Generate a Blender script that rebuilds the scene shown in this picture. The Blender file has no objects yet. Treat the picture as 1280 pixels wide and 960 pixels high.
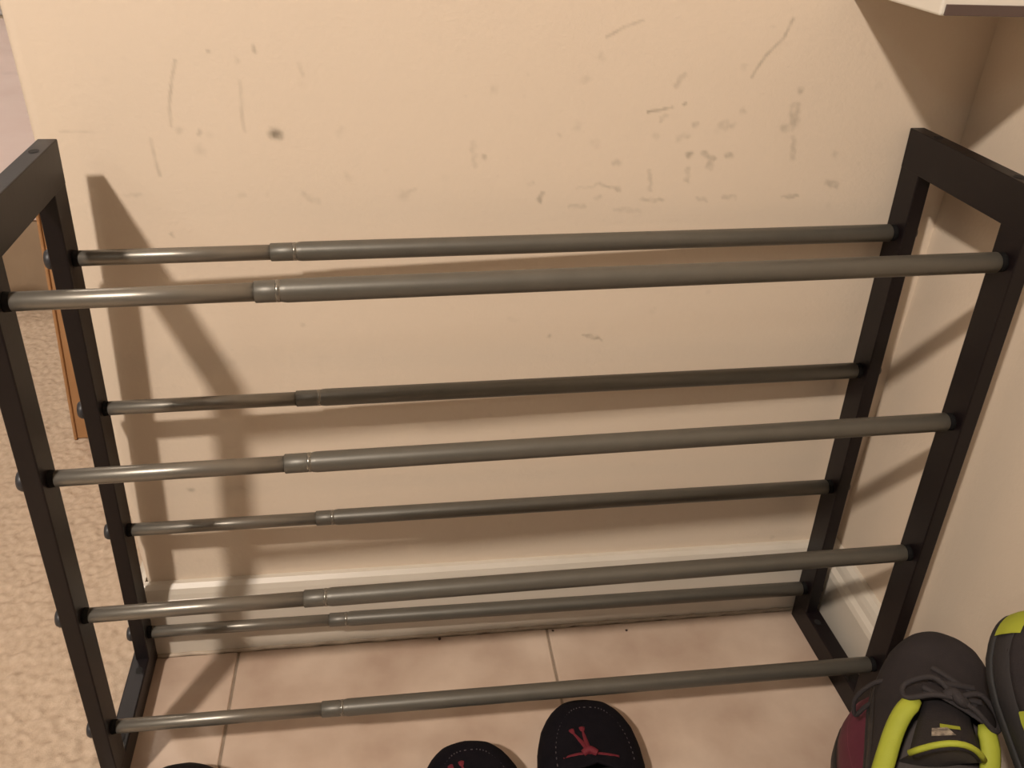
import bpy, bmesh, math, random
import numpy as np
from mathutils import Vector, Matrix, Quaternion

random.seed(7)
rng = np.random.default_rng(11)
sc = bpy.context.scene
C = sc.collection

# ------------------------------------------------------------------ camera
CAM_POS = Vector((0.2832, -0.7231, 0.7825))
YAW, PITCH, ROLL, FPX = 0.15289, 0.55365, 0.04329, 1071.8
fw = Vector((math.sin(YAW) * math.cos(PITCH), math.cos(YAW) * math.cos(PITCH), -math.sin(PITCH)))
rt = Vector((math.cos(YAW), -math.sin(YAW), 0))
up = rt.cross(fw)
rt2 = rt * math.cos(ROLL) + up * math.sin(ROLL)
up2 = up * math.cos(ROLL) - rt * math.sin(ROLL)
cam = bpy.data.cameras.new('camera')
cam.sensor_width = 36.0
cam.lens = 36.0 * FPX / 1280.0
cam.clip_start = 0.01
cam_ob = bpy.data.objects.new('camera', cam)
C.objects.link(cam_ob)
cam_ob.matrix_world = Matrix(((rt2.x, up2.x, -fw.x, CAM_POS.x), (rt2.y, up2.y, -fw.y, CAM_POS.y),
                              (rt2.z, up2.z, -fw.z, CAM_POS.z), (0, 0, 0, 1)))
sc.camera = cam_ob

# ------------------------------------------------------------------ world, exposure
w = bpy.data.worlds.new('world')
sc.world = w
w.use_nodes = True
w.node_tree.nodes['Background'].inputs[0].default_value = (1.0, 0.8, 0.6, 1)
w.node_tree.nodes['Background'].inputs[1].default_value = 0.02
sc.view_settings.view_transform = 'Standard'
sc.view_settings.look = 'None'
sc.view_settings.gamma = 1.0
sc.view_settings.use_curve_mapping = False
sc.view_settings.exposure = 0.0
LAMP_POS = Vector((-0.52, -1.40, 2.01))
LAMP_WATTS = 172.0
LAMP_COLOR = (1.0, 0.88, 0.77)
BULB_R = 0.052
LAMP_AIM = Vector((-0.30, 0.00, 1.25))
LAMP_CONE = 170.0

# ------------------------------------------------------------------ materials
def mat(name, color, rough=0.6, metallic=0.0, color2=None, scale=20.0, mix=0.5, bump=0.0, bump_scale=200.0, spec=0.5, detail=4.0, coat=0.0):
    m = bpy.data.materials.new(name)
    m.use_nodes = True
    nt = m.node_tree
    b = nt.nodes['Principled BSDF']
    b.inputs['Base Color'].default_value = (*color, 1)
    b.inputs['Roughness'].default_value = rough
    b.inputs['Metallic'].default_value = metallic
    b.inputs['Specular IOR Level'].default_value = spec
    b.inputs['Coat Weight'].default_value = coat
    tc = nt.nodes.new('ShaderNodeTexCoord')
    if color2 is not None:
        n = nt.nodes.new('ShaderNodeTexNoise')
        n.inputs['Scale'].default_value = scale
        n.inputs['Detail'].default_value = detail
        nt.links.new(tc.outputs['Object'], n.inputs['Vector'])
        r = nt.nodes.new('ShaderNodeMapRange')
        r.inputs['From Min'].default_value = 0.5 - 0.5 * mix
        r.inputs['From Max'].default_value = 0.5 + 0.5 * mix
        nt.links.new(n.outputs['Fac'], r.inputs['Value'])
        mx = nt.nodes.new('ShaderNodeMix')
        mx.data_type = 'RGBA'
        mx.inputs['A'].default_value = (*color, 1)
        mx.inputs['B'].default_value = (*color2, 1)
        nt.links.new(r.outputs['Result'], mx.inputs['Factor'])
        nt.links.new(mx.outputs['Result'], b.inputs['Base Color'])
    if bump > 0:
        n2 = nt.nodes.new('ShaderNodeTexNoise')
        n2.inputs['Scale'].default_value = bump_scale
        n2.inputs['Detail'].default_value = 3.0
        nt.links.new(tc.outputs['Object'], n2.inputs['Vector'])
        bp = nt.nodes.new('ShaderNodeBump')
        bp.inputs['Strength'].default_value = bump
        bp.inputs['Distance'].default_value = 0.001
        nt.links.new(n2.outputs['Fac'], bp.inputs['Height'])
        nt.links.new(bp.outputs['Normal'], b.inputs['Normal'])
    return m

WALL_COL = (0.70, 0.59, 0.47)
M = {}
M['wall'] = mat('cream_wall_paint', WALL_COL, 0.55, color2=(0.68, 0.57, 0.45), scale=6, mix=0.8, bump=0.25, bump_scale=230)
M['ceiling'] = mat('ceiling_paint', (0.82, 0.82, 0.82), 0.9)
M['wall2'] = mat('pale_grey_wall_paint', (0.70, 0.69, 0.68), 0.8)
M['base'] = mat('baseboard_paint', (0.62, 0.565, 0.485), 0.40, color2=(0.58, 0.525, 0.44), scale=14)
M['tile'] = mat('beige_floor_tile', (0.60, 0.475, 0.375), 0.38, color2=(0.43, 0.31, 0.235), scale=11, mix=0.36, bump=0.08, bump_scale=40, detail=7)
M['grout'] = mat('floor_grout', (0.30, 0.235, 0.175), 0.9, color2=(0.22, 0.165, 0.12), scale=60, bump=0.3)
M['caulk'] = mat('dirty_caulk', (0.55, 0.45, 0.35), 0.6, color2=(0.34, 0.27, 0.20), scale=45, mix=0.5)
M['carpet_base'] = mat('carpet_backing', (0.66, 0.53, 0.40), 1.0)
M['wood_dark'] = mat('espresso_wood', (0.0062, 0.0034, 0.0044), 0.42, spec=0.32, color2=(0.0045, 0.0025, 0.003), scale=30, bump=0.10, bump_scale=90)
M['hole'] = mat('screw_hole_shade', (0.006, 0.005, 0.005), 0.8)
M['socket'] = mat('socket_gap_shade', (0.005, 0.0045, 0.0045), 0.8, spec=0.15)  # black stands in for the shaded gap where each rod meets the leg
M['cap'] = mat('charcoal_plastic_cap', (0.030, 0.030, 0.033), 0.45)
M['tube_out'] = mat('grey_enamel_tube', (0.115, 0.106, 0.088), 0.42, metallic=0.35, color2=(0.10, 0.093, 0.077), scale=50, bump=0.05, bump_scale=500)
M['tube_in'] = mat('satin_grey_tube', (0.20, 0.184, 0.156), 0.34, metallic=0.6, color2=(0.175, 0.16, 0.135), scale=60)
M['collar'] = mat('crimp_ring_grey', (0.20, 0.187, 0.16), 0.24, metallic=0.7)
M['shelf'] = mat('shelf_paint', (0.70, 0.66, 0.58), 0.4)
M['shelf_strip'] = mat('shelf_dark_strip', (0.085, 0.055, 0.046), 0.6)
M['oak'] = mat('honey_oak', (0.42, 0.225, 0.10), 0.5, color2=(0.34, 0.17, 0.07), scale=25, bump=0.1)
M['sheet'] = mat('pale_bed_sheet', (0.78, 0.66, 0.62), 0.9, color2=(0.74, 0.60, 0.56), scale=8, bump=0.1)
M['skirt'] = mat('tan_bed_skirt', (0.34, 0.25, 0.165), 0.9, color2=(0.30, 0.215, 0.14), scale=15, bump=0.2)
M['navy'] = mat('navy_suede', (0.0050, 0.0040, 0.0060), 0.95, spec=0.12, color2=(0.0075, 0.006, 0.0085), scale=80, bump=0.3, bump_scale=600)
M['navy_sole'] = mat('black_rubber_sole', (0.006, 0.005, 0.006), 0.8, spec=0.2)
M['red_lace'] = mat('dark_red_lace', (0.13, 0.016, 0.024), 0.7, spec=0.2)
M['stitch'] = mat('pale_stitch', (0.055, 0.043, 0.048), 0.8)
M['char'] = mat('charcoal_mesh_fabric', (0.032, 0.026, 0.027), 0.85, spec=0.25, color2=(0.024, 0.020, 0.021), scale=60, bump=0.4, bump_scale=700)
M['char2'] = mat('dark_grey_overlay', (0.028, 0.025, 0.0255), 0.6, spec=0.3, bump=0.2, bump_scale=500)
M['char_in'] = mat('grey_lining', (0.085, 0.070, 0.064), 0.9, bump=0.3, bump_scale=500)
M['lace'] = mat('charcoal_shoelace', (0.026, 0.021, 0.022), 0.85, bump=0.4, bump_scale=900)
M['lime'] = mat('lime_trim', (0.36, 0.39, 0.04), 0.65, spec=0.3, color2=(0.30, 0.33, 0.032), scale=40, bump=0.1, bump_scale=400)
M['patch'] = mat('tongue_print', (0.42, 0.36, 0.28), 0.7, color2=(0.10, 0.08, 0.07), scale=160, mix=0.25)
M['outsole'] = mat('black_outsole', (0.012, 0.011, 0.011), 0.7)
M['maroon'] = mat('maroon_upper', (0.11, 0.014, 0.032), 0.6, color2=(0.09, 0.011, 0.026), scale=40, bump=0.2)
M['maroon_trim'] = mat('dull_red_piping', (0.26, 0.06, 0.085), 0.55)
M['black'] = mat('black_leather', (0.006, 0.005, 0.006), 0.6, spec=0.2, bump=0.1)
M['crumb'] = mat('dark_crumb', (0.05, 0.03, 0.025), 0.9)
M['brass'] = mat('lamp_base_metal', (0.6, 0.55, 0.45), 0.3, metallic=0.9)

# scuffs on the wall: per-vertex wear mask drives a grey-brown smear
nt = M['wall'].node_tree
src = nt.nodes['Mix'].outputs['Result'] if 'Mix' in nt.nodes else None
mixn = [n for n in nt.nodes if n.bl_idname == 'ShaderNodeMix'][0]
at = nt.nodes.new('ShaderNodeAttribute'); at.attribute_name = 'scuff'
mx2 = nt.nodes.new('ShaderNodeMix'); mx2.data_type = 'RGBA'
mx2.inputs['B'].default_value = (0.20, 0.165, 0.12, 1)
nt.links.new(at.outputs['Fac'], mx2.inputs['Factor'])
nt.links.new(mixn.outputs['Result'], mx2.inputs['A'])
nt.links.new(mx2.outputs['Result'], nt.nodes['Principled BSDF'].inputs['Base Color'])

# carpet: tuft colour varies
mc = mat('beige_carpet_pile', (0.60, 0.475, 0.36), 0.95, color2=(0.46, 0.35, 0.255), scale=110, mix=0.5, spec=0.1, bump=0.6, bump_scale=900)
M['carpet'] = mc
em = bpy.data.materials.new('lit_bulb'); em.use_nodes = True
eb = em.node_tree.nodes['Principled BSDF']
eb.inputs['Base Color'].default_value = (1, 0.9, 0.75, 1)
eb.inputs['Emission Color'].default_value = (*LAMP_COLOR, 1)
eb.inputs['Emission Strength'].default_value = 6.0
M['bulb'] = em
M['dome'] = em.copy(); M['dome'].name = 'lit_glass_dome'
M['dome'].node_tree.nodes['Principled BSDF'].inputs['Emission Strength'].default_value = 95.0
M['dome2'] = em.copy(); M['dome2'].name = 'fill_lamp_dome'
M['dome2'].node_tree.nodes['Principled BSDF'].inputs['Emission Strength'].default_value = 36.0
M['dome2'].node_tree.nodes['Principled BSDF'].inputs['Emission Color'].default_value = (0.95, 0.95, 0.88, 1)

# ------------------------------------------------------------------ mesh helpers
def link(name, me, m, parent=None, smooth=False):
    if m is not None:
        me.materials.append(m)
    o = bpy.data.objects.new(name, me)
    C.objects.link(o)
    o.parent = parent
    if smooth:
        me.polygons.foreach_set('use_smooth', [True] * len(me.polygons))
    return o

def obj(name, bm, m, parent=None, smooth=False):
    bmesh.ops.recalc_face_normals(bm, faces=bm.faces)
    me = bpy.data.meshes.new(name)
    bm.to_mesh(me); bm.free()
    return link(name, me, m, parent, smooth)

def pyobj(name, verts, faces, m, parent=None, smooth=False, recalc=True):
    me = bpy.data.meshes.new(name)
    me.from_pydata([tuple(v) for v in verts], [], faces)
    if recalc:
        bm = bmesh.new(); bm.from_mesh(me)
        bmesh.ops.remove_doubles(bm, verts=bm.verts, dist=1e-6)
        bmesh.ops.recalc_face_normals(bm, faces=bm.faces)
        bm.to_mesh(me); bm.free()
    return link(name, me, m, parent, smooth)

def tag(o, label=None, cat=None, group=None, kind=None):
    if label: o['label'] = label
    if cat: o['category'] = cat
    if group: o['group'] = group
    if kind: o['kind'] = kind
    return o

def empty(name, loc=(0, 0, 0)):
    o = bpy.data.objects.new(name, None)
    o.empty_display_size = 0.05
    o.location = loc
    C.objects.link(o)
    return o

def box_bm(x0, x1, y0, y1, z0, z1, bevel=0.0, fn=None, seg=2):
    bm = bmesh.new()
    bmesh.ops.create_cube(bm, size=1.0)
    for v in bm.verts:
        v.co = Vector((x0 if v.co.x < 0 else x1, y0 if v.co.y < 0 else y1, z0 if v.co.z < 0 else z1))
    if bevel > 0:
        bmesh.ops.bevel(bm, geom=list(bm.edges), offset=bevel, segments=seg, affect='EDGES', profile=0.5)
    if fn:
        for v in bm.verts:
            v.co = Vector(fn(*v.co))
    return bm

def tube(path, r, n=10, closed=False, caps=True, flat=1.0):
    """Swept tube; r may be a list. Returns verts, faces."""
    P = [Vector(p) for p in path]
    k = len(P)
    R = r if isinstance(r, (list, tuple)) else [r] * k
    V, F = [], []
    prev = None
    for i in range(k):
        if closed:
            t = P[(i + 1) % k] - P[i - 1]
        else:
            t = P[min(i + 1, k - 1)] - P[max(i - 1, 0)]
        t.normalize()
        if prev is None:
            a = Vector((0, 0, 1)) if abs(t.z) < 0.9 else Vector((1, 0, 0))
        else:
            a = prev
        u = (a - t * a.dot(t)).normalized()
        prev = u
        v = t.cross(u)
        for j in range(n):
            th = 2 * math.pi * j / n
            V.append(P[i] + u * (R[i] * math.cos(th) * flat) + v * (R[i] * math.sin(th)))
    m = k if closed else k - 1
    for i in range(m):
        for j in range(n):
            a0 = i * n + j; a1 = i * n + (j + 1) % n
            b0 = ((i + 1) % k) * n + j; b1 = ((i + 1) % k) * n + (j + 1) % n
            F.append((a0, a1, b1, b0))
    if caps and not closed:
        F.append(tuple(range(n)))
        F.append(tuple((k - 1) * n + j for j in range(n)))
    return V, F

def tube_obj(name, path, r, m, parent=None, n=10, closed=False, flat=1.0):
    V, F = tube(path, r, n, closed, True, flat)
    return pyobj(name, V, F, m, parent, smooth=True)

def smoothpath(pts, per=6):
    P = [Vector(p) for p in pts]
    out = []
    for i in range(len(P) - 1):
        p0 = P[max(i - 1, 0)]; p1 = P[i]; p2 = P[i + 1]; p3 = P[min(i + 2, len(P) - 1)]
        for j in range(per):
            t = j / per
            out.append(0.5 * ((2 * p1) + (p2 - p0) * t + (2 * p0 - 5 * p1 + 4 * p2 - p3) * t * t + (3 * p1 - p0 - 3 * p2 + p3) * t ** 3))
    out.append(P[-1])
    return out

# ------------------------------------------------------------------ room shell
XR = 0.80           # right wall plane
TH, HB = 0.0205, 0.094   # baseboard thickness, height
ZC = 2.44
X_LEFT, Y_FRONT, Y_FAR = -4.0, -3.6, 4.2
TILE_X0 = -0.016

MARKS = [(1.2, 0.35, [(0.12, 0.637),(0.113, 0.614),(0.11, 0.601),(0.109, 0.586)]),(1.9, 0.25, [(0.091, 0.576),(0.092, 0.562),(0.093, 0.546)]),(5.2, 0.7, [(0.19, 0.58)]),(2.6, 0.35, [(0.13, 0.581)]),(3.2, 0.15, [(0.115, 0.583)]),(4.6, 0.12, [(0.128, 0.567)]),(1.9, 0.4, [(0.18, 0.648),(0.181, 0.644)]),(1.5, 0.35, [(0.146, 0.644)]),(2.2, 0.22, [(0.166, 0.637)]),(1.9, 0.18, [(0.167, 0.621),(0.165, 0.594),(0.166, 0.582)]),(2.5, 0.15, [(0.214, 0.635),(0.216, 0.628)]),(2.1, 0.55, [(0.095, 0.494)]),(5.5, 0.18, [(0.292, 0.528)]),(2.8, 0.2, [(0.295, 0.53),(0.302, 0.533)]),(4.1, 0.12, [(0.248, 0.544)]),(3.4, 0.15, [(0.207, 0.529),(0.219, 0.522)]),(3.3, 0.12, [(0.243, 0.583)]),(3.4, 0.12, [(0.156, 0.528)]),(2.7, 0.15, [(0.064, 0.529),(0.074, 0.529)]),(1.6, 0.16, [(0.024, 0.582),(0.048, 0.582)]),(1.6, 0.32, [(0.46, 0.659),(0.475, 0.667),(0.489, 0.672)]),(1.8, 0.4, [(0.589, 0.629),(0.598, 0.646),(0.611, 0.66),(0.616, 0.675)]),(1.2, 0.5, [(0.502, 0.599),(0.523, 0.603)]),(2.1, 0.45, [(0.534, 0.606)]),(2.7, 0.3, [(0.518, 0.597),(0.514, 0.592)]),(3.4, 0.25, [(0.529, 0.63),(0.524, 0.621)]),(4.0, 0.12, [(0.444, 0.625)]),(3.3, 0.12, [(0.457, 0.643)]),(3.3, 0.15, [(0.369, 0.617)]),(3.4, 0.15, [(0.352, 0.572),(0.354, 0.553)]),(2.4, 0.4, [(0.362, 0.561)]),(2.5, 0.35, [(0.404, 0.537)]),(2.8, 0.4, [(0.414, 0.526),(0.412, 0.521)]),(2.5, 0.3, [(0.466, 0.536),(0.485, 0.531)]),(2.1, 0.15, [(0.446, 0.532),(0.464, 0.536)]),(2.9, 0.2, [(0.466, 0.524)]),(2.2, 0.2, [(0.44, 0.516),(0.454, 0.516)]),(2.8, 0.22, [(0.51, 0.548),(0.512, 0.53)]),(2.5, 0.3, [(0.505, 0.522),(0.526, 0.521)]),(2.2, 0.2, [(0.558, 0.521),(0.567, 0.521)]),(2.2, 0.25, [(0.582, 0.523),(0.594, 0.522)]),(3.2, 0.42, [(0.544, 0.562)]),(3.6, 0.25, [(0.544, 0.549),(0.546, 0.539)]),(3.5, 0.38, [(0.557, 0.564),(0.567, 0.557)]),(3.6, 0.3, [(0.565, 0.552)]),(3.2, 0.38, [(0.581, 0.561)]),(2.8, 0.28, [(0.546, 0.588)]),(4.2, 0.2, [(0.532, 0.577),(0.539, 0.579)]),(4.2, 0.2, [(0.572, 0.588)]),(2.8, 0.22, [(0.587, 0.6)]),(2.8, 0.2, [(0.579, 0.587)]),(2.8, 0.35, [(0.635, 0.618)]),(5.6, 0.33, [(0.634, 0.604),(0.635, 0.589)]),(4.2, 0.3, [(0.627, 0.586)]),(3.6, 0.25, [(0.638, 0.577),(0.641, 0.559)]),(3.7, 0.3, [(0.68, 0.536),(0.689, 0.533)]),(3.6, 0.2, [(0.681, 0.562)]),(2.2, 0.35, [(0.639, 0.523),(0.653, 0.523)]),(3.5, 0.2, [(0.48, 0.555)]),(3.5, 0.13, [(0.459, 0.572)]),(3.4, 0.13, [(0.44, 0.585)]),(2.7, 0.13, [(0.427, 0.579)]),(3.5, 0.13, [(0.512, 0.579)]),(2.9, 0.15, [(0.483, 0.512),(0.505, 0.51)]),(2.7, 0.15, [(0.581, 0.636)]),(2.0, 0.15, [(0.6, 0.668)]),(2.0, 0.4, [(0.462, 0.384),(0.482, 0.378)]),(3.3, 0.45, [(0.067, 0.217)]),(2.3, 0.35, [(0.429, 0.384)]),(3.8, 0.1, [(0.392, 0.403)]),(2.2, 0.25, [(0.196, 0.404)]),(3.3, 0.2, [(0.373, 0.293)]),(2.9, 0.25, [(0.716, 0.101)])]

def smear_noise(x, z, s, seed):
    r = np.random.default_rng(seed)
    out = np.zeros_like(x)
    for i in range(5):
        a = r.uniform(0, 2 * np.pi); f = s * (1.0 + i * 0.8)
        out += np.sin((x * np.cos(a) + z * np.sin(a)) * f + r.uniform(0, 6.28)) * np.cos((-x * np.sin(a) + z * np.cos(a)) * f * 0.83 + r.uniform(0, 6.28))
    return out / 5

def build_back_wall():
    rad = 0.010
    xs = np.linspace(XR, rad, 528)
    path = [(x, 0.0) for x in xs]
    for k in range(1, 7):
        a = k / 6 * math.pi / 2
        path.append((rad - rad * math.sin(a), rad - rad * math.cos(a)))
    path += [(0.0, 0.12 - rad)]
    for k in range(1, 5):
        a = k / 4 * math.pi / 2
        path.append((rad - rad * math.cos(a), 0.12 - rad + rad * math.sin(a)))
    path += [(XR, 0.12)]
    zs = np.append(np.linspace(0, 0.76, 508), ZC)
    path = np.array(path)
    npth, nz = len(path), len(zs)
    V = np.zeros((npth, nz, 3))
    V[:, :, 0] = path[:, None, 0]; V[:, :, 1] = path[:, None, 1]; V[:, :, 2] = zs[None, :]
    idx = np.arange(npth * nz).reshape(npth, nz)
    F = np.stack([idx[:-1, :-1], idx[:-1, 1:], idx[1:, 1:], idx[1:, :-1]], -1).reshape(-1, 4)
    me = bpy.data.meshes.new('wall_back')
    me.vertices.add(npth * nz)
    me.vertices.foreach_set('co', V.reshape(-1))
    nf = len(F)
    me.loops.add(nf * 4); me.polygons.add(nf)
    me.polygons.foreach_set('loop_start', np.arange(nf) * 4)
    me.loops.foreach_set('vertex_index', F.reshape(-1))
    me.update(calc_edges=True)
    X = V[:, :, 0]; Z = V[:, :, 2]
    front = V[:, :, 1] < 1e-6
    sc_ = np.zeros_like(X)
    nz1 = smear_noise(X, Z, 420, 3); nz2 = smear_noise(X, Z, 150, 5)
    Xw = X + 0.0022 * smear_noise(X, Z, 170, 12)
    Zw = Z + 0.0022 * smear_noise(X, Z, 170, 14)
    for (wd, st, pts) in MARKS:
        hw = wd / 1000 * 0.62
        if wd < 2.0:      # thin scratches keep their line
            Xq, Zq, brk = X + 0.25 * (Xw - X), Z + 0.25 * (Zw - Z), np.clip(0.85 + 0.7 * nz2, 0.3, 1.15)
        else:             # rubbed smears break up
            Xq, Zq, brk = X + 1.5 * (Xw - X), Z + 1.5 * (Zw - Z), np.clip(0.85 + 0.9 * nz2 + 0.35 * nz1, 0.2, 1.25)
        if len(pts) == 1:
            d = np.hypot((Xq - pts[0][0]) / 1.1, Zq - pts[0][1])
            hw *= 1.35
        else:
            d = np.full_like(X, 9.0)
            for (a, b_) in zip(pts[:-1], pts[1:]):
                dx, dz = b_[0] - a[0], b_[1] - a[1]
                t = np.clip(((Xq - a[0]) * dx + (Zq - a[1]) * dz) / (dx * dx + dz * dz + 1e-12), 0, 1)
                d = np.minimum(d, np.hypot(Xq - a[0] - t * dx, Zq - a[1] - t * dz))
        hw = max(hw, 0.0010)
        s = np.clip(1.30 - d / hw * 0.72, 0, 1)
        s = s * s * (3 - 2 * s)
        sc_ = np.maximum(sc_, s * st * brk)
    # faint overall grime patches where things rubbed, and a few random specks
    for i in range(70):
        cx, cz, rr, st = rng.uniform(0.02, 0.78), rng.uniform(0.1, 0.7), rng.uniform(0.0012, 0.0045), rng.uniform(0.03, 0.10)
        d = np.hypot(X - cx, Z - cz) + 0.0008 * nz1
        sc_ = np.maximum(sc_, np.clip(1.2 - d / rr, 0, 1) * st)
    sc_ = np.where(front, sc_, 0)
    at = me.attributes.new('scuff', 'FLOAT', 'POINT')
    at.data.foreach_set('value', sc_.reshape(-1).astype(np.float32))
    o = link('wall_back', me, M['wall'], None, True)
    tag(o, 'cream painted wall with grey scuffs behind the shoe rack', None, kind='structure')

build_back_wall()
def wall(name, *b, m='wall2'):
    return tag(obj(name, box_bm(*b), M[m]), kind='structure')
tag(wall('wall_right', XR, XR + 0.12, Y_FRONT, Y_FAR, 0, ZC, m='wall'), 'cream side wall at the right of the shoe rack')
wall('wall_left', X_LEFT - 0.12, X_LEFT, Y_FRONT, Y_FAR, 0, ZC)
wall('wall_front', X_LEFT - 0.12, XR + 0.12, Y_FRONT - 0.12, Y_FRONT, 0, ZC)
wall('wall_far', X_LEFT - 0.12, XR + 0.12, Y_FAR, Y_FAR + 0.12, 0, ZC)
tag(obj('ceiling', box_bm(X_LEFT - 0.12, XR + 0.12, Y_FRONT - 0.12, Y_FAR + 0.12, ZC, ZC + 0.1), M['ceiling']), kind='structure')

# floor: grout bed with single tiles on it; carpet backing beyond the tile edge
fl = tag(obj('floor', box_bm(TILE_X0, XR + 0.12, Y_FRONT - 0.12, 0.12, -0.10, -0.0016), M['grout']), 'beige tiled floor under the shoe rack', kind='structure')
PITCH_T, GAP = 0.355, 0.0026
xe = [TILE_X0, 0.0905, 0.0905 + PITCH_T, XR]
y = -0.0235
ye = [y]
while y > Y_FRONT:
    y -= PITCH_T; ye.append(max(y, Y_FRONT))
for i in range(3):
    for j in range(len(ye) - 1):
        if ye[j] - ye[j + 1] < 0.02: continue
        x0, x1 = xe[i] + (GAP / 2 if i else 0), xe[i + 1] - (GAP / 2 if i < 2 else 0)
        y1, y0 = ye[j] - (GAP / 2 if j else 0), ye[j + 1] + GAP / 2
        bm = box_bm(x0, x1, y0, y1, -0.012, 0.0, 0.0016, seg=2)
        cx, cy = (x0 + x1) / 2, (y0 + y1) / 2
        t = obj('tile', bm, M['tile'], fl)
tag(obj('floor', box_bm(X_LEFT - 0.12, TILE_X0, Y_FRONT - 0.12, Y_FAR + 0.12, -0.10, -0.004), M['carpet_base']), 'carpet backing of the next room', kind='structure')
tag(obj('floor', box_bm(TILE_X0, XR + 0.12, 0.12, Y_FAR + 0.12, -0.10, -0.004), M['carpet_base']), 'carpet backing behind the wall', kind='structure')

def blur(a, n):
    for _ in range(n):
        a = (np.roll(a, 1, 0) + a + np.roll(a, -1, 0)) / 3
        a = (np.roll(a, 1, 1) + a + np.roll(a, -1, 1)) / 3
    return a

def carpet():
    """Soft lumpy pile surface where the photo shows it; it stops short of the wall end and its baseboard."""
    sp = 0.0022
    xs = np.arange(-0.95, TILE_X0 - 0.001, sp); ys = np.arange(-0.42, 0.90, sp)
    X, Y = np.meshgrid(xs, ys, indexing='ij')
    r1 = blur(rng.normal(0, 1, X.shape), 1); r2 = blur(rng.normal(0, 1, X.shape), 2); r3 = blur(rng.normal(0, 1, X.shape), 14)
    Z = 0.0008 + 0.00050 * r1 / r1.std() + 0.00065 * r2 / r2.std() + 0.0004 * r3 / r3.std()
    Z = np.clip(Z, -0.003, 0.004)
    V = np.stack([X + rng.uniform(-.4, .4, X.shape) * sp, Y + rng.uniform(-.4, .4, X.shape) * sp, Z], -1)
    V[..., 0] = np.minimum(V[..., 0], TILE_X0 - 0.0005)
    nx, ny = X.shape
    idx = np.arange(nx * ny).reshape(nx, ny)
    F = np.stack([idx[:-1, :-1], idx[1:, :-1], idx[1:, 1:], idx[:-1, 1:]], -1).reshape(-1, 4)
    cx, cy = V[..., 0].ravel()[F[:, 0]], V[..., 1].ravel()[F[:, 0]]
    F = F[~((cx > -0.0225) & (cy > -0.024) & (cy < 0.143))]
    me = bpy.data.meshes.new('carpet')
    me.vertices.add(nx * ny); me.vertices.foreach_set('co', V.reshape(-1))
    nf = len(F)
    me.loops.add(nf * 4); me.polygons.add(nf)
    me.polygons.foreach_set('loop_start', np.arange(nf) * 4)
    me.loops.foreach_set('vertex_index', F.reshape(-1))
    me.update(calc_edges=True)
    me.polygons.foreach_set('use_smooth', [True] * nf)
    tag(link('carpet', me, M['carpet']), 'beige cut-pile carpet left of the shoe rack', 'carpet', kind='stuff')
carpet()

# baseboards: rounded-top profile swept along each wall
def baseboard(name, p0, p1, nrm, m0=0.0, m1=0.0):
    u = Vector((p1[0] - p0[0], p1[1] - p0[1])).normalized()
    prof = [(0, 0), (TH, 0), (TH, HB - 0.026), (TH - 0.002, HB - 0.020), (TH - 0.0065, HB - 0.016), (TH - 0.008, HB - 0.010), (TH - 0.0105, HB - 0.004), (TH - 0.015, HB), (0, HB)]
    V, F = [], []
    for p, mm in ((p0, m0), (p1, m1)):
        for (d, z) in prof:
            V.append((p[0] + nrm[0] * d + u.x * mm * d, p[1] + nrm[1] * d + u.y * mm * d, z))
    n = len(prof)
    for j in range(n):
        F.append((j, (j + 1) % n, n + (j + 1) % n, n + j))
    F.append(tuple(range(n))); F.append(tuple(range(n, 2 * n)))
    return tag(pyobj(name, V, F, M['base']), kind='structure')
tag(baseboard('baseboard_back', (0, 0), (XR, 0), (0, -1), m0=-1, m1=-1), 'cream baseboard along the scuffed wall')
tag(baseboard('baseboard_right', (XR, 0), (XR, Y_FRONT), (-1, 0), m0=1), 'cream baseboard along the right wall')
tag(baseboard('baseboard_left', (0, 0.12), (0, 0), (-1, 0), m0=-1, m1=1), 'short baseboard piece around the wall end')
cp = [(-0.004 + 0.804 * k / 60, -TH - 0.0006 - 0.0006 * math.sin(k * 1.7), 0.0004 + 0.0006 * math.sin(k * 2.3)) for k in range(61)]
tag(tube_obj('trim_1', cp, [0.0026 + 0.0006 * math.sin(k * 3.1) for k in range(61)], M['caulk'], n=8), 'dirty caulk bead between tile and baseboard', kind='structure')

# ------------------------------------------------------------------ ceiling spotlight (out of frame, lights the place)
lamp = tag(empty('ceiling_spotlight', (LAMP_POS.x, LAMP_POS.y, ZC)), 'small ceiling spotlight aimed at the shoe rack', 'lamp')
aim = (LAMP_AIM - LAMP_POS).normalized()
lz = Vector((0, 0, LAMP_POS.z - ZC))
bm = bmesh.new()
bmesh.ops.create_cone(bm, cap_ends=True, segments=28, radius1=0.045, radius2=0.045, depth=0.012)
for v in bm.verts: v.co.z -= 0.006
obj('canopy', bm, M['brass'], lamp, False)
tube_obj('stem', [(0, 0, -0.01), lz * 0.6, lz - aim * 0.045], 0.006, M['brass'], lamp, 10)
hs = tube_obj('housing', [lz - aim * 0.055, lz - aim * 0.05, lz - aim * 0.012], [0.03, 0.058, 0.062], M['brass'], lamp, 28)
tube_obj('bulb', [lz - aim * 0.012, lz - aim * 0.006, lz - aim * 0.002], [0.054, 0.050, 0.03], M['bulb'], lamp, 24)
ld = bpy.data.lights.new('spotlight_beam', 'SPOT')
ld.energy = LAMP_WATTS; ld.color = LAMP_COLOR; ld.spot_size = math.radians(LAMP_CONE); ld.spot_blend = 1.0; ld.shadow_soft_size = BULB_R
lo = bpy.data.objects.new('spotlight_beam', ld); C.objects.link(lo); lo.parent = lamp
lo.location = lz + aim * 0.06
lo.rotation_mode = 'QUATERNION'; lo.rotation_quaternion = aim.to_track_quat('-Z', 'Y')

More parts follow.
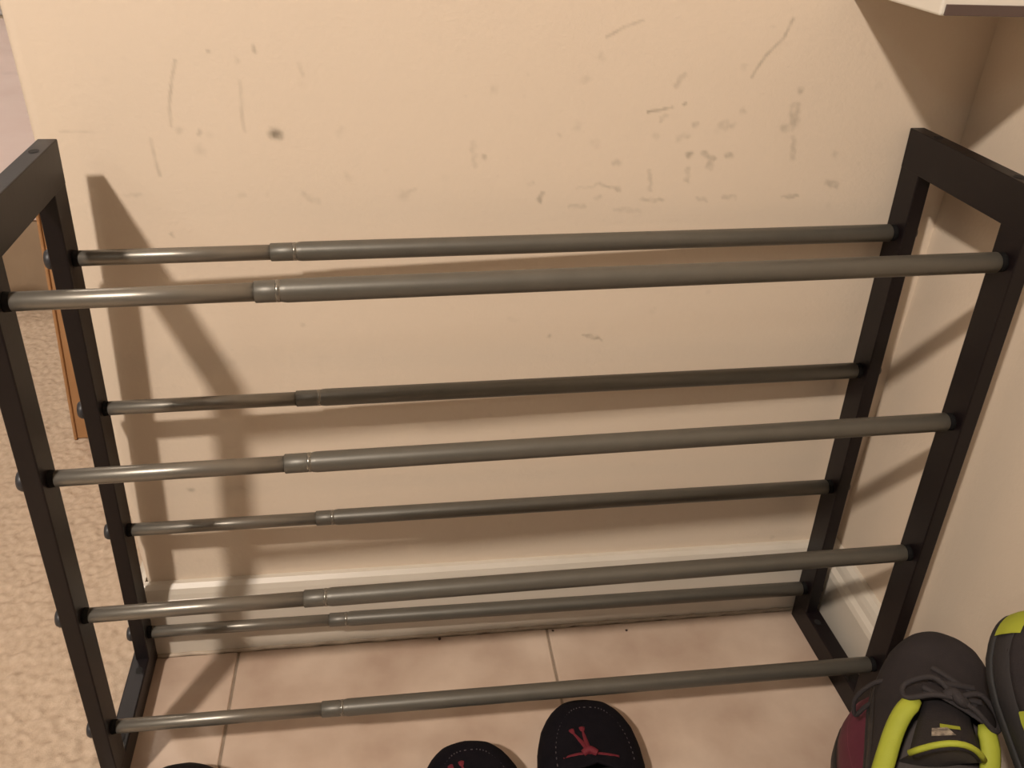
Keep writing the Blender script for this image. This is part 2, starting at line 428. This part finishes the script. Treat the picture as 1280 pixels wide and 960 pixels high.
# unseen dome lamps: the hall one added as shadow fill, another over the bed
def dome_lamp(loc, label, m):
    l_ = tag(empty('ceiling_lamp', loc), label, 'lamp')
    bm = bmesh.new(); bmesh.ops.create_cone(bm, cap_ends=True, segments=28, radius1=0.13, radius2=0.14, depth=0.02)
    for v in bm.verts: v.co.z -= 0.01
    obj('base_plate', bm, M['brass'], l_)
    bm = bmesh.new(); bmesh.ops.create_uvsphere(bm, u_segments=24, v_segments=12, radius=0.12)
    for v in bm.verts: v.co.z = v.co.z * 0.5 - 0.075
    obj('glass_dome', bm, m, l_, True)
dome_lamp((-1.5, -2.6, ZC), 'added fill lamp, unseen in the hall behind the camera', M['dome2'])
dome_lamp((-1.25, 2.1, ZC), 'round ceiling lamp above the bed in the next room', M['dome'])

# ------------------------------------------------------------------ shoe rack
D, A_, T_, H_, CR = 0.1412, 0.0285, 0.0140, 0.5871, 0.0351
ZR = [0.0872, 0.2350, 0.3804, 0.5263]
DZB = -0.0316
X0, Y0, X1, Y1 = 0.0053, -0.1763, 0.7553, -0.1847
def LF(x, y, z): return (X0 + x + 0.0546 * z - 0.0218 * y, Y0 + y - 0.0285 * z + 0.0218 * x, z)
def RF(x, y, z): return (X1 + x - 0.0083 * z - 0.0384 * y, Y1 + y + 0.0439 * z + 0.0384 * x, z)
rack = tag(empty('shoe_rack', (0.38, -0.11, 0)), 'four-tier shoe rack with espresso wooden side frames and grey metal rods', 'shoe rack')
off = Vector(rack.location)
def rk(fn):
    return lambda x, y, z: Vector(fn(x, y, z)) - off
ZB = 0.030
for fn, sx in ((LF, -1), (RF, 1)):
    f = rk(fn)
    xa, xb = (-T_, 0) if sx < 0 else (0, T_)
    for yc in (0, D):
        obj('leg', box_bm(xa + 0.0001, xb - 0.0001, yc - A_ / 2 + 0.0001, yc + A_ / 2 - 0.0001, ZB - 0.002, H_ - CR + 0.002, 0.0010, f), M['wood_dark'], rack)
    obj('top_rail', box_bm(xa, xb, -A_ / 2, D + A_ / 2, H_ - CR, H_, 0.0008, f), M['wood_dark'], rack)
    ex = 0.004
    obj('bottom_rail', box_bm(xa - (ex if sx < 0 else 0), xb + (ex if sx > 0 else 0), -A_ / 2, D + A_ / 2, 0.0, ZB, 0.0014, f), M['wood_dark'], rack)
    # screw holes: discs laid on the rails, the shade of each recess painted black
    for (hy, hz) in ((D - 0.018, H_), (0.018, H_), (D - 0.030, ZB), (0.03, ZB)):
        xm = (xa + xb) / 2
        V, F = [], []
        for k in range(16):
            th = 2 * math.pi * k / 16
            V.append(f(xm + 0.0036 * math.cos(th), hy + 0.0046 * math.sin(th), hz + 0.0003))
        for k in range(16):
            th = 2 * math.pi * k / 16
            V.append(f(xm + 0.0029 * math.cos(th), hy + 0.0038 * math.sin(th), hz + 0.0001))
        F = [(k, (k + 1) % 16, 16 + (k + 1) % 16, 16 + k) for k in range(16)] + [tuple(range(16, 32))]
        pyobj('screw_hole', V, F, M['hole'], rack)

JO = {('f', 3): (.216, .240), ('f', 2): (.231, .259), ('f', 1): (.241, .268), ('f', 0): (.253, .281),
      ('b', 3): (.212, .242), ('b', 2): (.230, .261), ('b', 1): (.246, .271), ('b', 0): (.257, .284)}
R_OUT, R_IN = 0.0081, 0.0064
for side, yy, dz in (('f', 0, 0), ('b', D, DZB)):
    for i, z in enumerate(ZR):
        a = Vector(LF(0, yy, z + dz)) - off
        b = Vector(RF(0, yy, z + dz)) - off
        d = (b - a).normalized()
        Lr = (b - a).length
        k0, k1 = JO[(side, i)]
        P = lambda s: a + d * s
        s0, s1, e = k0 * Lr, k1 * Lr, Lr - 0.005
        # outer tube: crimped end (slightly narrower), then full diameter
        path = [P(s0), P(s0 + 0.0006), P(s1 - 0.004), P(s1 - 0.001), P(s1 + 0.002), P(s1 + 0.004), P(s1 + (e - s1) * .5), P(e - 0.0008), P(e)]
        rad = [R_OUT * .86, R_OUT * .93, R_OUT * .93, R_OUT * .90, R_OUT * .97, R_OUT, R_OUT, R_OUT, R_OUT * .93]
        rod = tube_obj('rod', path, rad, M['tube_out'], rack, n=28)
        tube_obj('inner_tube', [P(0.004), P(0.0046), P(s0 * .5), P(s0 + 0.012)], [R_IN * .93, R_IN, R_IN, R_IN], M['tube_in'], rod, n=24)
        tube_obj('crimp_ring', [P(s1 - 0.0035), P(s1 - 0.0022), P(s1 - 0.0008), P(s1 + 0.0004)], [R_OUT * .92, R_OUT * .945, R_OUT * .945, R_OUT * .90], M['collar'], rod, n=24)
        tube_obj('socket', [P(-0.0005), P(0.0005), P(0.0055)], [R_IN + .0004, R_IN + .0004, R_IN - .0004], M['socket'], rack, n=20)
        tube_obj('socket', [P(Lr + 0.0005), P(Lr - 0.0005), P(Lr - 0.0065)], [R_OUT - .0004, R_OUT - .0004, R_OUT - .0010], M['socket'], rack, n=20)
        # bolt caps on the outer faces
        xl = d * (-T_ - 0.0002)
        pa = a + xl; pb = b - xl
        for p, sg, r in ((pa, -1, 0.0082), (pb, 1, 0.0066)):
            tube_obj('bolt_cap', [p, p + d * sg * 0.0045, p + d * sg * 0.0066, p + d * sg * 0.0074], [r, r, r * .85, r * .45], M['cap'], rack, n=20)

# ------------------------------------------------------------------ corner shelf at the top right
sh = tag(empty('corner_shelf', (XR, 0, 0.699)), 'cream painted shelf in the corner above the right rack frame', 'shelf')
sx0, sy0 = 0.657 - XR, -0.137
obj('board', box_bm(sx0, -0.0005, sy0, -0.0005, 0.0, 0.016, 0.0015), M['shelf'], sh)
obj('front_strip', box_bm(sx0 + 0.003, -0.0005, sy0 - 0.0018, sy0 + 0.0002, 0.0005, 0.0075, 0.0004), M['shelf_strip'], sh)  # dark brown strip low on the front of the board

# ------------------------------------------------------------------ next room: bed and oak board
bed = tag(empty('bed', (-0.95, 0.915, 0)), 'low bed with pale pink-white sheet and tan skirt beyond the wall', 'bed')
V, F = [], []
nx, nz = 120, 6
for i in range(nx + 1):
    for k in range(nz + 1):
        x = -0.75 + 1.45 * i / nx
        z = 0.170 * k / nz
        V.append((x, 0.010 * (1 - k / nz * 0.7) * math.sin(x * 55 + 1.5 * math.sin(x * 9)) + 0.004, z + 0.003))
for i in range(nx):
    for k in range(nz):
        a0 = i * (nz + 1) + k
        F.append((a0, a0 + 1, a0 + nz + 2, a0 + nz + 1))
sk = pyobj('bed_skirt', V, F, M['skirt'], bed, True)
md = sk.modifiers.new('thick', 'SOLIDIFY'); md.thickness = 0.004; md.offset = 1
obj('bed_base', box_bm(-0.74, 0.69, 0.03, 1.95, 0.004, 0.165, 0.01), M['skirt'], bed)
bm = bmesh.new()
nxm, nym = 60, 80
grid = []
for i in range(nxm + 1):
    row = []
    for j in range(nym + 1):
        u, v = i / nxm, j / nym
        x = -0.77 + 1.49 * u; yb = -0.012 + 1.98 * v
        ed = min(u, 1 - u) * 1.49; ev = min(v, 1 - v) * 1.98
        z = 0.168 + 0.045 * (1 - math.exp(-min(ed, ev) / 0.03))
        z += 0.010 * math.sin(x * 13 + 4 * math.sin(yb * 3)) * math.sin(yb * 9 + 2 * math.sin(x * 5)) * (1 - math.exp(-min(ed, ev) / 0.1))
        row.append(bm.verts.new((x, yb, z)))
    grid.append(row)
for i in range(nxm):
    for j in range(nym):
        bm.faces.new((grid[i][j], grid[i + 1][j], grid[i + 1][j + 1], grid[i][j + 1]))
mt = obj('sheet', bm, M['sheet'], bed, True)
md = mt.modifiers.new('thick', 'SOLIDIFY'); md.thickness = 0.006; md.offset = -1

bd = tag(empty('wooden_board', (-0.205, 0.412, 0.0)), 'honey-coloured wooden board standing on the carpet past the wall end', 'board')
lean = lambda x, y, z: (x + 0.085 * z, y, z)
obj('panel', box_bm(0.0, 0.16, 0.0, 0.020, 0.004, 0.44, 0.002, lean), M['oak'], bd)
obj('edge_strip', box_bm(-0.004, 0.0004, -0.003, 0.023, 0.003, 0.442, 0.0015, lean), M['oak'], bd)

# ------------------------------------------------------------------ shoes
def interp(xs, ys, x):
    return float(np.interp(x, xs, ys))

class Last:
    """A shoe form: local +Y is the toe, origin under the middle of the heel back, z = 0 the ground."""
    def __init__(s, length, ws, hs, sole, bend=0.0, op=(0.02, 0.46), delta=0.95, px=0.75, pz=0.85):
        s.L, s.ws, s.hs, s.sole, s.bend, s.op, s.delta, s.px, s.pz = length, ws, hs, sole, bend, op, delta, px, pz
    def w(s, t): return interp(s.ws[0], s.ws[1], t)
    def h(s, t): return interp(s.hs[0], s.hs[1], t)
    def cx(s, t): return s.bend * math.sin(math.pi * t) 
    def spring(s, t): return 0.010 * max(0, (t - 0.75) / 0.25) ** 2
    def pt(s, t, phi, off=0.0):
        c, n = math.cos(phi), math.sin(phi)
        w, h = s.w(t) + off, s.h(t) + off
        x = math.copysign(abs(c) ** s.px, c) * w
        z = s.sole + abs(n) ** s.pz * h + s.spring(t)
        return Vector((s.cx(t) + x, t * s.L + (off if t > 0.9 else 0), z))
    def d(s, t):
        a, b = s.op
        m, r = (a + b) / 2, (b - a) / 2
        q = 1 - ((t - m) / r) ** 2
        return s.delta * math.sqrt(q) if q > 0 else 0.0

TS = [0, .006, .015, .03, .05, .08] + [0.08 + 0.8 * i / 34 for i in range(1, 35)] + [.90, .92, .94, .955, .97, .98, .988, .994, .998, 1.0]

def upper(last, name, m, parent, thick=0.0032, nphi=12):
    V, F = [], []
    n = nphi + 1
    for t in TS:
        for sgn in (0, 1):
            for k in range(n):
                ph = (math.pi / 2 - last.d(t)) * k / nphi
                V.append(last.pt(t, ph if sgn == 0 else math.pi - ph))
    for i in range(len(TS) - 1):
        for sgn in (0, 1):
            for k in range(nphi):
                a = (i * 2 + sgn) * n + k; b = ((i + 1) * 2 + sgn) * n + k
                F.append((a, a + 1, b + 1, b) if sgn == 0 else (a, b, b + 1, a + 1))
    o = pyobj(name, V, F, m, parent, True)
    md = o.modifiers.new('thick', 'SOLIDIFY'); md.thickness = thick; md.offset = -1
    return o

def sole_obj(last, name, m, parent, z0, z1, off, taper=0.0):
    V, F = [], []
    rings = [(z0, off - 0.002 - taper), (z0 + 0.002, off - taper), ((z0 + z1) / 2, off), (z1 - 0.0015, off), (z1, off - 0.0015)]
    out = []
    for t in TS: out.append((t, 1))
    for t in reversed(TS[1:-1]): out.append((t, -1))
    n = len(out)
    for (z, o_) in rings:
        for (t, sg) in out:
            ww = last.w(t)
            yy = t * last.L
            # push outline outward
            x = last.cx(t) + sg * (ww + o_ * min(1, ww / 0.012))
            if t > 0.9: yy += o_ * (t - 0.9) / 0.1
            if t < 0.08: yy -= o_ * (0.08 - t) / 0.08
            V.append((x, yy, z + last.spring(t)))
    for r in range(len(rings) - 1):
        for k in range(n):
            F.append((r * n + k, r * n + (k + 1) % n, (r + 1) * n + (k + 1) % n, (r + 1) * n + k))
    for r in (0, len(rings) - 1):
        for i in range(len(TS) - 1):
            def L_(i): return r * n + i
            def R_(i): return r * n + ((n - i) % n if 0 < i < len(TS) - 1 else i)
            q = []
            for e_ in (L_(i), L_(i + 1), R_(i + 1), R_(i)):
                if e_ not in q: q.append(e_)
            if len(q) >= 3: F.append(tuple(q))
    return pyobj(name, V, F, m, parent, True)

def rim_path(last, t0, t1, n=24, side=None, off=0.0):
    a, b = last.op
    L_, R_ = [], []
    for i in range(n + 1):
        t = t0 + (t1 - t0) * i / n
        dd = last.d(t)
        L_.append(last.pt(t, math.pi / 2 + dd, off)); R_.append(last.pt(t, math.pi / 2 - dd, off))
    if side == 'L': return L_
    if side == 'R': return R_
    return L_ + R_[::-1]

def surf_strip(last, name, m, parent, pts, width, off=0.0012, thick=0.0012):
    """A flat strip laid on the upper along (t, phi) points."""
    V, F = [], []
    k = len(pts)
    for i, (t, ph) in enumerate(pts):
        p = last.pt(t, ph, off)
        t2, ph2 = pts[min(i + 1, k - 1)]; t1, ph1 = pts[max(i - 1, 0)]
        tan = (last.pt(t2, ph2, off) - last.pt(t1, ph1, off)).normalized()
        nn = (last.pt(t, ph, off + 0.01) - last.pt(t, ph, off)).normalized()
        s = tan.cross(nn).normalized()
        w_ = width[i] if isinstance(width, (list, tuple)) else width
        for (a, h) in ((-1, -thick), (-.8, thick * .6), (0, thick), (.8, thick * .6), (1, -thick)):
            V.append(p + s * (w_ / 2 * a) + nn * h)
    for i in range(k - 1):
        for j in range(4):
            F.append((i * 5 + j, i * 5 + j + 1, (i + 1) * 5 + j + 1, (i + 1) * 5 + j))
    return pyobj(name, V, F, m, parent, True)

SN_W = ([0, .006, .015, .03, .06, .12, .2, .3, .42, .55, .66, .74, .82, .88, .93, .965, .985, .995, 1],
        [0, .011, .018, .0245, .0310, .0365, .0385, .0390, .0400, .0430, .0460, .0475, .0460, .0420, .0350, .0265, .0180, .0105, 0])
SN_H = ([0, .006, .03, .1, .2, .3, .42, .52, .6, .7, .8, .88, .94, .97, 1],
        [.040, .070, .083, .078, .064, .061, .074, .074, .066, .055, .048, .043, .035, .027, .010])

def build_sneaker(label, laces=True, strap=False, tw=0.38):
    r = tag(empty('sneaker'), label, 'sneaker', 'charcoal and lime sneakers piled by the right wall')
    la = Last(0.275, SN_W, SN_H, 0.026, 0.004, op=(0.02, 0.60), delta=1.15)
    upper(la, 'upper', M['char'], r)
    ms = sole_obj(la, 'midsole', M['char2'], r, 0.008, 0.030, 0.0035)
    sole_obj(la, 'outsole', M['outsole'], ms, 0.0, 0.0085, 0.0040)
    V = [];
    ins = sole_obj(la, 'insole', M['char_in'], r, 0.027, 0.031, -0.004)
    # toe overlay with a seam
    V, F = [], []
    ts = [t for t in TS if t >= 0.76]
    n = 24
    for t in ts:
        for k in range(n + 1):
            ph = math.pi * k / n
            tt = t
            if t == ts[0]: tt = 0.74 + 0.05 * abs(math.sin(ph)) ** 2
            V.append(la.pt(tt, ph, 0.0009))
    for i in range(len(ts) - 1):
        for k in range(n):
            a = i * (n + 1) + k; b = a + n + 1
            F.append((a, a + 1, b + 1, b))
    pyobj('toe_overlay', V, F, M['char2'], r, True)
    # lime toe bumper wrapping the front of the midsole
    V, F = [], []
    ts = [t for t in TS if t >= 0.935]
    loop = [(t, 1) for t in ts] + [(t, -1) for t in reversed(ts[:-1])]
    for (z, o_) in ((0.008, .0046), (0.018, .0056), (0.029, .0052), (0.036, .0030)):
        for (t, sg) in loop:
            ww = la.w(t)
            V.append((la.cx(t) + sg * (ww + o_ * min(1, ww / .012)), t * la.L + o_ * (t - .9) / .1, z + la.spring(t)))
    n_ = len(loop)
    for k in range(3):
        for j in range(n_ - 1):
            F.append((k * n_ + j, k * n_ + j + 1, (k + 1) * n_ + j + 1, (k + 1) * n_ + j))
    pyobj('toe_bumper', V, F, M['lime'], ms, True)
    # rand line round the toe
    tube_obj('toe_rand', [la.pt(t, 0.10, 0.0012) for t in TS if t > 0.6] + [la.pt(t, math.pi - 0.10, 0.0012) for t in reversed(TS) if t > 0.6], 0.0013, M['lime'], r, 6)
    # thick lime collar along both sides of the opening, thin round the heel
    for sd in ('L', 'R'):
        p = rim_path(la, 0.10, 0.575, 26, sd, 0.0010)
        rr = [0.0085 - 0.0012 * abs(i / 26 - 0.45) for i in range(27)]
        rr[0] = rr[-1] = 0.004
        tube_obj('collar', p, rr, M['lime'], r, 10, flat=0.62)
    tube_obj('heel_collar', rim_path(la, 0.022, 0.11, 8, None, 0.0008)[::-1] if False else rim_path(la, 0.022, 0.11, 8, 'L', .0008)[::-1] + rim_path(la, 0.022, 0.11, 8, 'R', .0008), 0.0045, M['char2'], r, 8)
    # slim side slash
    for ph0, ph1 in ((0.45, 0.95), (math.pi - 0.45, math.pi - 0.95)):
        pts = [(0.40 + 0.18 * i / 8, ph0 + (ph1 - ph0) * i / 8) for i in range(9)]
        surf_strip(la, 'side_stripe', M['lime'], r, pts, [0.0016 + 0.004 * math.sin(math.pi * i / 8) for i in range(9)])
    # tongue rising out of the throat
    V, F = [], []
    ny_, nx_ = 12, 10
    for j in range(ny_ + 1):
        u = j / ny_
        yc = la.L * (0.63 - 0.27 * u)
        zc = la.sole + la.h(0.63) - 0.004 + 0.040 * u ** 1.2
        hw = 0.018 + 0.010 * u
        for i in range(nx_ + 1):
            s = -1 + 2 * i / nx_
            tx, ty = s * hw, 0.004 * u * s * s
            an = tw * u
            V.append((la.cx(.5) + tx * math.cos(an) - ty * math.sin(an), yc + tx * math.sin(an) + ty * math.cos(an), zc - 0.011 * s * s * (0.6 + u * .4) - 0.012 * u * s * s))
    for j in range(ny_):
        for i in range(nx_):
            a = j * (nx_ + 1) + i
            F.append((a, a + 1, a + nx_ + 2, a + nx_ + 1))
    tg = pyobj('tongue', V, F, M['char'], r, True)
    md = tg.modifiers.new('thick', 'SOLIDIFY'); md.thickness = 0.005; md.offset = -1
    V2, F2 = [], []
    for j in range(5):
        for i in range(nx_ + 1):
            e_ = Vector(V[ny_ * (nx_ + 1) + i])
            V2.append((e_.x * (1 - .03 * j), e_.y + 0.010 * j, e_.z - 0.003 - j * (e_.z - 0.036) / 4.2))
    for j in range(4):
        for i in range(nx_):
            a = j * (nx_ + 1) + i
            F2.append((a, a + 1, a + nx_ + 2, a + nx_ + 1))
    pyobj('tongue_lining', V2, F2, M['char_in'], tg, True)
    edge = [Vector(V[(ny_) * (nx_ + 1) + i]) for i in range(nx_ + 1)]
    tube_obj('tongue_trim', edge, 0.0024, M['lime'], tg, 8)
    row = lambda j, s: Vector(V[j * (nx_ + 1) + s]) + Vector((0, 0.0008, 0.0012))
    pyobj('tongue_patch', [row(8, 2), row(8, 4), row(10, 5), row(10, 2)], [(0, 1, 2, 3)], M['patch'], tg)
    pyobj('tongue_patch', [row(7, 3), row(7, 6), row(8, 6), row(8, 3)], [(0, 1, 2, 3)], M['lime'], tg)
    # laces: crossing rows over the throat and a loose bow
    z_at = lambda t, x: la.pt(t, math.pi / 2, 0.003).z - 3.2 * x * x
    for i, t in enumerate((0.585, 0.62, 0.655, 0.69, 0.72)):
        wv = 0.024 - 0.002 * i
        sl = 0.006 * (1 if i % 2 else -1)
        p = [(la.cx(t) + wv * s, t * la.L + sl * s, z_at(t, wv * s) + 0.0012) for s in (-1, -.6, -.2, .2, .6, 1)]
        tube_obj('lace', smoothpath(p, 4), 0.0028, M['lace'], r, 8, flat=0.6)
    kx, ky, kz = la.cx(.6), 0.585 * la.L, z_at(0.585, 0) + 0.005
    tube_obj('lace_knot', smoothpath([(kx - .007, ky, kz), (kx - .002, ky + .003, kz + .004), (kx + .003, ky - .002, kz + .004), (kx + .008, ky, kz)], 4), 0.0045, M['lace'], r, 8)
    for sg in (-1, 1):
        lp = [(kx, ky, kz + .002), (kx + sg * .018, ky + .012, kz + .003), (kx + sg * .036, ky + .008, kz - .012), (kx + sg * .034, ky - .006, kz - .012), (kx + sg * .016, ky - .004, kz + .001), (kx, ky, kz + .002)]
        tube_obj('lace_bow', smoothpath(lp, 6), 0.0023, M['lace'], r, 7)
    if strap:
        pts = [(0.68 + 0.012 * math.sin(math.pi * i / 20), 0.03 + (math.pi - 0.06) * i / 20) for i in range(21)]
        surf_strip(la, 'lime_band', M['lime'], r, pts, 0.021, 0.004, 0.002)
    return r, la

MO_W = ([0, .006, .015, .03, .06, .12, .2, .3, .42, .55, .66, .74, .82, .88, .93, .965, .985, .995, 1],
        [0, .010, .016, .022, .029, .034, .035, .035, .038, .044, .0485, .050, .0485, .0445, .0375, .029, .020, .012, 0])
MO_H = ([0, .006, .03, .1, .2, .3, .42, .55, .62, .7, .8, .88, .94, .97, 1],
        [.030, .052, .058, .056, .048, .043, .043, .045, .047, .044, .038, .033, .026, .020, .008])

def build_moccasin(label, lace=True, kt=0.705):
    r = tag(empty('moccasin' if lace else 'slip_on_shoe'), label, 'moccasin' if lace else 'shoe', 'navy moccasins in front of the rack' if lace else None)
    la = Last(0.268, MO_W, MO_H, 0.012, 0.003, op=(0.02, 0.66), delta=0.95, px=0.8, pz=0.75)
    mm = M['navy'] if lace else M['black']
    upper(la, 'upper', mm, r)
    sole_obj(la, 'sole', M['navy_sole'], r, 0.0, 0.014, 0.0025)
    sole_obj(la, 'insole', M['navy_sole'], r, 0.013, 0.016, -0.004)
    # apron seam: raised gather ridge round the toe
    seam = []
    for i in range(41):
        a = math.pi * i / 40
        t = 0.62 + 0.30 * math.sin(a) ** 0.75
        f = abs(math.cos(a))
        ph = math.pi / 2 - math.copysign(0.72 * f ** 0.8, math.cos(a)) * 1.0
        seam.append((t, ph))
    tube_obj('apron_seam', [la.pt(t, p, 0.0004) for t, p in seam], 0.0013, mm, r, 6)
    if lace:
        V, F = [], []
        for i in range(2, 39):
            t, p = seam[i]
            c0 = la.pt(t, p, 0.0016); c1 = la.pt(seam[i + 1][0], seam[i + 1][1], 0.0016)
            cm = (c0 + c1) / 2
            out = (cm - Vector((la.cx(.7), 0.70 * la.L, cm.z))).normalized()
            q0 = cm - out * 0.0016 - (c1 - c0) * .18; q1 = cm + out * 0.0016 - (c1 - c0) * .18
            q2 = cm + out * 0.0016 + (c1 - c0) * .18; q3 = cm - out * 0.0016 + (c1 - c0) * .18
            b = len(V); up_ = Vector((0, 0, .0012))
            V += [q0, q1, q2, q3, q0 + up_, q1 + up_, q2 + up_, q3 + up_]
            F += [(b + 4, b + 5, b + 6, b + 7), (b, b + 1, b + 5, b + 4), (b + 1, b + 2, b + 6, b + 5), (b + 2, b + 3, b + 7, b + 6), (b + 3, b, b + 4, b + 7)]
        st = pyobj('stitching', V, F, M['stitch'], r)
        st['kind'] = 'stuff'
        # flat red lace tied across the vamp with two ends lying towards the toe
        def on(x_, y_, lift):
            t_ = min(y_ / la.L, 0.995)
            xx = x_ - la.cx(t_); w_ = la.w(t_)
            ph = math.acos(min(1, abs(xx) / w_) ** (1 / la.px))
            p_ = la.pt(t_, ph if xx >= 0 else math.pi - ph, 0)
            return Vector((x_, y_, p_.z + lift))
        kx, ky = -0.004, kt * la.L
        cross = [on(kx + x_, ky - 0.10 * abs(x_), 0.0016) for x_ in (-.024, -.016, -.007, .007, .018, .028)]
        tube_obj('lace', smoothpath(cross, 4), 0.0030, M['red_lace'], r, 8, flat=0.6)
        for ex, ey in ((-.0145, .032), (-.004, .034)):
            p = [on(kx, ky + .002, .004), on(kx + ex * .35, ky + ey * .4, .0022), on(kx + ex * .75, ky + ey * .75, .0018), on(kx + ex, ky + ey, .0016)]
            tube_obj('lace_end', smoothpath(p, 5), [0.0028] * 12 + [0.0034, 0.0038, 0.0040, 0.0032], M['red_lace'], r, 8, flat=0.6)
        tube_obj('lace_knot', smoothpath([on(kx - .006, ky, .003), on(kx, ky + .003, .0055), on(kx + .007, ky, .003)], 5), 0.0036, M['red_lace'], r, 8)
    return r, la

def place(root, la, toe, heading, z=0.0, pitch=0.0, roll=0.0, scale=1.0):
    """Put the toe tip at (x, y); heading in degrees clockwise from +Y; pitch lifts the toe."""
    rot = Matrix.Rotation(-math.radians(heading), 4, 'Z') @ Matrix.Rotation(math.radians(pitch), 4, 'X') @ Matrix.Rotation(math.radians(roll), 4, 'Y')
    tip = rot @ Vector((0, la.L * scale, 0))
    root.scale = (scale, scale, scale)
    root.rotation_euler = rot.to_euler()
    root.location = (toe[0] - tip.x, toe[1] - tip.y, z)

m1, la = build_moccasin('navy moccasin with dark red lace, the one nearer the rack at bottom centre')
place(m1, la, (0.461, -0.154), 6)
m2, la = build_moccasin('navy moccasin left of its mate, only its toe and red lace tip showing', kt=0.755)
place(m2, la, (0.334, -0.190), -2)
m3, la = build_moccasin('plain black shoe toe at the bottom edge beside the left rack frame', lace=False)
place(m3, la, (0.070, -0.186), 4)

# maroon shoe on the floor under the pile
lm = Last(0.27, MO_W, ([0, .006, .03, .1, .2, .3, .42, .55, .62, .7, .8, .88, .94, .97, 1], [.03, .06, .070, .070, .066, .064, .066, .068, .065, .058, .050, .043, .034, .026, .010]), 0.022, 0.003, op=(0.02, 0.5), delta=0.7)
def build_maroon(label):
    mr = tag(empty('casual_shoe'), label, 'shoe', 'maroon shoes under the pile of sneakers')
    upper(lm, 'upper', M['maroon'], mr)
    sole_obj(lm, 'sole', M['outsole'], mr, 0.0, 0.022, 0.004)
    sole_obj(lm, 'insole', M['black'], mr, 0.021, 0.025, -0.004)
    tube_obj('piping', [lm.pt(t, 0.42, 0.001) for t in TS if t > 0.3] + [lm.pt(t, math.pi - 0.42, 0.001) for t in reversed(TS) if t > 0.3], 0.0022, M['maroon_trim'], mr, 6)
    tube_obj('collar', rim_path(lm, 0.022, 0.498, 24), 0.003, M['maroon_trim'], mr, 8, closed=True)
    return mr
mr = build_maroon('maroon shoe with red piping under the laced sneaker, edge showing beside the rack')
place(mr, lm, (0.737, -0.246), 24, z=0.071)
mr2 = build_maroon('maroon shoe on top of a black shoe below the sneaker at the right wall')
place(mr2, lm, (0.726, -0.462), -1, z=0.072)
m5, la = build_moccasin('black shoe on the tile under the second maroon shoe by the right baseboard', lace=False)
place(m5, la, (0.726, -0.466), -1)
m4, la = build_moccasin('black shoe at the bottom of the pile under the maroon shoe', lace=False)
place(m4, la, (0.733, -0.252), 25)

s1, la = build_sneaker('charcoal sneaker with thick lime collar and dark laces resting on the maroon shoe')
place(s1, la, (0.739, -0.266), 35, z=0.165, pitch=3.0, scale=0.90)
bpy.context.view_layer.update()
tube_obj('lace_loop', [s1.matrix_basis.inverted() @ Vector(p) for p in smoothpath([(0.676, -0.306, 0.225), (0.663, -0.296, 0.211), (0.656, -0.290, 0.185), (0.660, -0.292, 0.165), (0.665, -0.297, 0.185), (0.674, -0.310, 0.203)], 6)], 0.0022, M['lace'], s1, 7)
s2, la = build_sneaker('charcoal sneaker with a wide lime band, propped higher against the right wall', strap=True)
place(s2, la, (0.742, -0.313), 0, z=0.163, pitch=36, roll=9, scale=0.82)

for (x, y_, s, lb) in ((0.318, -0.0275, 0.0024, 'dark crumb at the baseboard left of the middle grout line, largest of three'), (0.452, -0.028, 0.0016, 'dark crumb at the baseboard just right of the middle grout line'), (0.540, -0.036, 0.0018, 'dark crumb on the tile furthest right along the back baseboard')):
    bm = bmesh.new()
    bmesh.ops.create_icosphere(bm, subdivisions=1, radius=s)
    for v in bm.verts:
        v.co *= 0.8 + 0.4 * random.random(); v.co.z = v.co.z * 0.6 + s * 0.5
    o = obj('crumb', bm, M['crumb'])
    o.location = (x, y_, 0.0)
    tag(o, lb, 'crumb', 'crumbs by the back baseboard')
